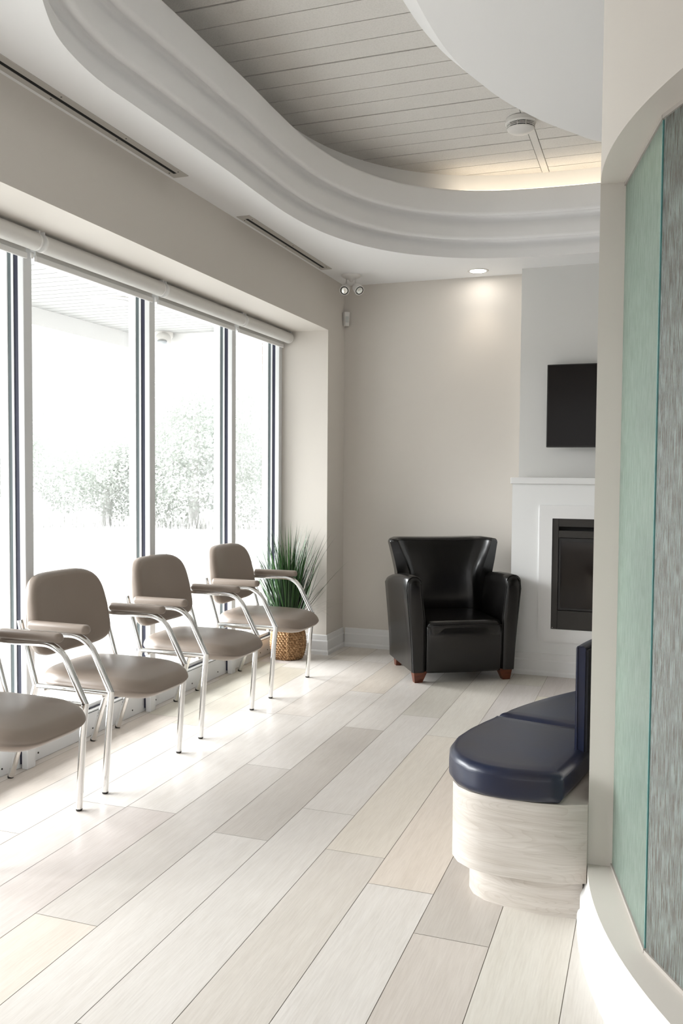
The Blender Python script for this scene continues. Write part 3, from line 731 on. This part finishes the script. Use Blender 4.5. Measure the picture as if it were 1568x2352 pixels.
def shrink(ring, d, z):
    o = offset_poly(ccw([(p[0], p[1]) for p in ring]), d)
    if ccw([(p[0], p[1]) for p in ring])[0] != (ring[0][0], ring[0][1]): o = list(reversed(o))
    return [(x, y, z) for x, y in o]
rings.append(shrink(last, .004, .894)); rings.append(shrink(last, .011, .902)); rings.append(shrink(last, .018, .905))
for r_ in rings[-4:]:
    for i, p in enumerate(r_): r_[i] = (p[0], p[1], p[2]-.010*math.cos(p[0]/.385*PI/2)+.004-.012*max(0, abs(p[0])/.385-.82)/.18)
R = loft(bm, rings, cap0=False, cap1=False)
tp = R[-1]
for k in range(12): bm.faces.new((tp[k], tp[k+1], tp[24-k], tp[25-k]))
link('backrest', bm, bk_, ac, smooth=True, angle=75)
bm = BM(); tube(bm, [(p[0], p[1]-.003, p[2]-.006) for p in rings[-3][13:]], .0032, 6); link('back_piping', bm, bk_, ac, smooth=True)
# feet
for sx, yy in ((-1, .0), (1, .0), (-1, .50), (1, .50)):
    bm = BM(); a, b_ = (.335, .245) if yy == 0 else (.315, .235)
    d = 1 if yy == 0 else -1; y0 = yy-.02 if yy == 0 else yy+.07
    loft(bm, [[(sx*.325 if yy == 0 else sx*.31, y0+d*.012, 0), (sx*.275, y0+d*.012, 0), (sx*.275, y0+d*.055, 0), (sx*.325 if yy == 0 else sx*.31, y0+d*.055, 0)],
              [(sx*a, y0, .074), (sx*b_, y0, .074), (sx*b_, y0+d*.08, .074), (sx*a, y0+d*.08, .074)]])
    link('foot', bm, M['mahog'], ac)

# ------------------------------------------------------------ curved bench
bn = thing('curved_bench', 'curved bench with navy leather cushions and backrest on a pale wood base', 'bench', (-.4, 3.1, 0))
def bl(bm):
    for v in bm.verts: v.co.x += .4; v.co.y -= 3.1
    return bm
BC = (1.27, 2.60)
def bp_(ph, r): a = math.radians(ph); return (BC[0]-r*math.cos(a), BC[1]+r*math.sin(a))
near = [(-.160, 2.650), (-.228, 2.620), (-.308, 2.609), (-.407, 2.609), (-.468, 2.616), (-.512, 2.632), (-.553, 2.664), (-.580, 2.710), (-.593, 2.775), (-.593, 2.85)]
outer_ = [bp_(p, 1.872) for p in range(12, 86, 4)]; inner_ = [bp_(p, 1.42) for p in range(84, 16, -4)]
basep = near+outer_+inner_+[(-.085, 2.98), (-.150, 2.84)]
bm = BM(); prism(bm, basep, .122, .362); link('base', bl(bm), M['bwood'], bn, smooth=True, angle=35)
nk = [(-.172, 2.672), (-.287, 2.656), (-.40, 2.668), (-.472, 2.690), (-.513, 2.722), (-.534, 2.765), (-.540, 2.83)]
kick = nk+[bp_(p, 1.82) for p in range(12, 86, 4)]+[bp_(p, 1.45) for p in range(84, 16, -4)]+[(-.09, 2.98), (-.150, 2.86)]
bm = BM(); prism(bm, kick, 0, .1215); link('kickboard', bl(bm), M['bwood'], bn, smooth=True, angle=35)
c1 = [(-.232, 2.612), (-.30, 2.592), (-.385, 2.584), (-.455, 2.592), (-.515, 2.618), (-.565, 2.665), (-.597, 2.725), (-.612, 2.80), (-.611, 2.89), (-.592, 2.99), (-.562, 3.09), (-.527, 3.190), (-.40, 3.164), (-.25, 3.130), (-.140, 3.104), (-.165, 2.96), (-.195, 2.79)]
def dense(poly, step=.03):
    out = []
    for i in range(len(poly)):
        a = Vector(poly[i]); b = Vector(poly[(i+1) % len(poly)]); n = max(1, int((b-a).length/step))
        for k in range(n): p = a.lerp(b, k/n); out.append((p.x, p.y))
    return out
bm = BM(); pad(bm, dense(c1), .363, .455, .026, lambda x, y: .004, 0, 7); link('seat_cushion', bl(bm), M['navy'], bn, smooth=True)
q = offset_poly(ccw(dense(c1)), .003); 
bm = BM(); tube(bm, [(x, y, .437) for x, y in q+q[:1]], .0022, 6); sp = link('piping', bl(bm), M['navy'], bn, smooth=True)
for a0, a1 in ((19.6, 42), (42.8, 66), (66.8, 86)):
    n = 14; c2 = [bp_(a0+(a1-a0)*i/n, 1.895) for i in range(n+1)]+[bp_(a1-(a1-a0)*i/n, 1.49) for i in range(n+1)]
    if a0 < 20: c2 = [(-.521, 3.205)]+c2[1:-1]+[(-.137, 3.118)]
    bm = BM(); pad(bm, dense(c2), .363, .455, .026, lambda x, y: .004, 0, 7); link('seat_cushion', bl(bm), M['navy'], bn, smooth=True)
def arcpanel(bm, p0, p1, r0, r1, z0, z1, bev, seg=20):
    rings = []
    for i in range(seg+1):
        ph = p0+(p1-p0)*i/seg; prof_ = rrect(r1-r0, z1-z0, bev, 4, (r0+r1)/2, (z0+z1)/2)
        rings.append([(*bp_(ph, r), z) for r, z in prof_])
    loft(bm, rings)
for a0, a1 in ((10.2, 34), (34.5, 60), (60.5, 84)):
    bm = BM(); arcpanel(bm, a0, a1, 1.482, 1.512, .440, .795, .009); b1 = link('backrest', bl(bm), M['navy'], bn, smooth=True, angle=50)
    bm = BM(); arcpanel(bm, a0+.15, a1-.15, 1.474, 1.4825, .452, .783, .002); link('back_board', bl(bm), M['navyd'], b1)
    bm = BM(); tube(bm, [(*bp_(a0-.05, r), z) for r, z in ((1.505, .445), (1.508, .79), (1.49, .795))], .002, 6); link('backrest_piping', bl(bm), M['navy'], b1)

# ------------------------------------------------------------ ceiling fittings
def slot(name, y0, y1, lab):
    t = thing(name, lab, 'vent', (0, 0, HC), 0, 'linear slot vents in the ceiling'); x0, x1, xa, xb = -2.232, -2.152, -2.204, -2.184
    bm = BM()
    for b_ in ((x0, y0, xa, y1), (xb, y0, x1, y1), (xa, y0, xb, y0+.05), (xa, y1-.05, xb, y1)): box(bm, b_[0], b_[1], -.004, b_[2], b_[3], .0)
    link('frame', bm, M['vent'], t)
    bm = BM(); box(bm, xa, y0+.05, -.002, xb, y1-.05, .001); link('slot_opening', bm, M['void'], t)
    n = int((y1-y0)/.45)
    for k in range(n+1):
        for xx in (-2.216, -2.168):
            bm = BM(); tube(bm, [(xx, y0+.07+k*(y1-y0-.14)/max(1, n), -.0055), (xx, y0+.07+k*(y1-y0-.14)/max(1, n), -.0035)], .0035, 8)
            link('screw', bm, M['steel_dark'], t)
slot('slot_vent', 1.9, 3.79, 'long linear slot vent in the ceiling running out of the top left edge')
slot('slot_vent', 4.47, 5.80, 'shorter linear slot vent in the ceiling near the corner spotlights')

t = thing('downlight', 'small round lit downlight in the ceiling above the armchair', 'ceiling light', (-1.19, 6.18, HC))
bm = BM(); lathe(bm, [(.074, 0), (.074, -.003), (.066, -.006), (.057, -.003)], 32); link('trim_ring', bm, M['pl'], t, smooth=True, angle=50)
bm = BM(); lathe(bm, [(.057, -.003), (.02, -.0035)], 32); link('lens', bm, M['lamp'], t)
ld = bpy.data.lights.new('downlight_beam', 'SPOT'); ld.energy = 2.5; ld.spot_size = math.radians(95); ld.spot_blend = 1; ld.color = (1, .87, .72); ld.shadow_soft_size = .05
lo = bpy.data.objects.new('downlight_beam', ld); C.objects.link(lo); lo.location = (-1.19, 6.18, HC-.02)

t = thing('twin_spotlight', 'white twin-head spotlight hanging from the ceiling in the corner', 'spotlight', (-2.09, 6.04, HC))
bm = BM(); lathe(bm, [(.073, 0), (.073, -.006), (.055, -.018), (.02, -.032), (.010, -.046), (.003, -.050)], 28); link('canopy', bm, M['pl'], t, smooth=True, angle=60)
def spot(x, d):
    d = Vector(d).normalized(); top_ = Vector((x, -.01, -.062)); c0 = Vector((x, -.01, -.085))
    bm = BM(); tube(bm, [(x, 0, -.012), top_], .0042, 8); tube(bm, [top_, c0-Vector((0, 0, .01))], .0055, 8); st = link('stem', bm, M['pl'], t, smooth=True)
    bm = BM(); a = c0-d*.012; tube(bm, [a, a+d*.006, a+d*.03, a+d*.075, a+d*.083], [.012, .022, .033, .036, .036], 24); h = link('lamp_head', bm, M['pl'], t, smooth=True, angle=50)
    e = a+d*.0835
    bm = BM(); tube(bm, [e, e+d*.0012], .030, 24); link('dark_rim', bm, M['void'], h)
    bm = BM(); tube(bm, [e+d*.0010, e+d*.003], [.0275, .020], 24); link('reflector', bm, M['reflector'], h, smooth=True)
spot(-.035, (.10, -.75, -.45)); spot(.036, (.62, -.55, -.55))

t = thing('motion_sensor', 'small white motion sensor mounted high in the wall corner', 'sensor', (-2.230, 6.335, 2.525), math.radians(35))
bm = BM(); loft(bm, [[(x*k, y, z) for x, y in ((-.024, .012), (-.024, -.012), (-.016, -.026), (.016, -.026), (.024, -.012), (.024, .012))] for z, k in ((-.052, .82), (-.046, .9), (0, 1), (.046, 1.08), (.052, 1.02))])
link('housing', bm, M['pl'], t, smooth=True, angle=40)
bm = BM(); box(bm, -.013, -.028, -.028, .013, -.025, .018, .002, 1); link('sensor_window', bm, mat('sensor_lens', (.55, .56, .54, 1), .3), t)

t = thing('smoke_detector', 'round white smoke detector on the slatted ceiling', 'smoke detector', (-.742, 5.06, 3.358))
bm = BM(); lathe(bm, [(.070, 0), (.083, -.002), (.088, -.028), (.079, -.034)], 40); link('base', bm, M['pl'], t, smooth=True, angle=40)
bm = BM(); lathe(bm, [(.069, -.030), (.069, -.060)], 40); link('dark_vent', bm, M['void'], t)
bm = BM()
for z in (-.042, -.050): lathe(bm, [(.078, z-.0014), (.078, z+.0014), (.069, z+.0014), (.069, z-.0014)], 40)
for k in range(10):
    a = 2*PI*k/10+.2; tube(bm, [(.0775*math.cos(a), .0775*math.sin(a), -.030), (.0765*math.cos(a), .0765*math.sin(a), -.060)], .0018, 6)
link('vent_ribs', bm, M['pl'], t, smooth=True, angle=40)
bm = BM(); lathe(bm, [(.077, -.058), (.075, -.064), (.058, -.074), (.02, -.079), (.002, -.080)], 40); link('cover', bm, M['pl'], t, smooth=True, angle=40)

# warm cove light lying in the trough behind the far lip
bm = BM(); pts = [p for p in offset_poly(plan, .0) if p[1] > 5.2 and p[0] > -1.3 and p[0] < 2.0]
pts.sort(key=lambda p: p[0])
tube(bm, [(x, y, 3.222) for x, y in pts], .008, 8)
o = link('cove_light', bm, M['led']); tag(o, 'warm light strip hidden in the cove above the fireplace', 'light')
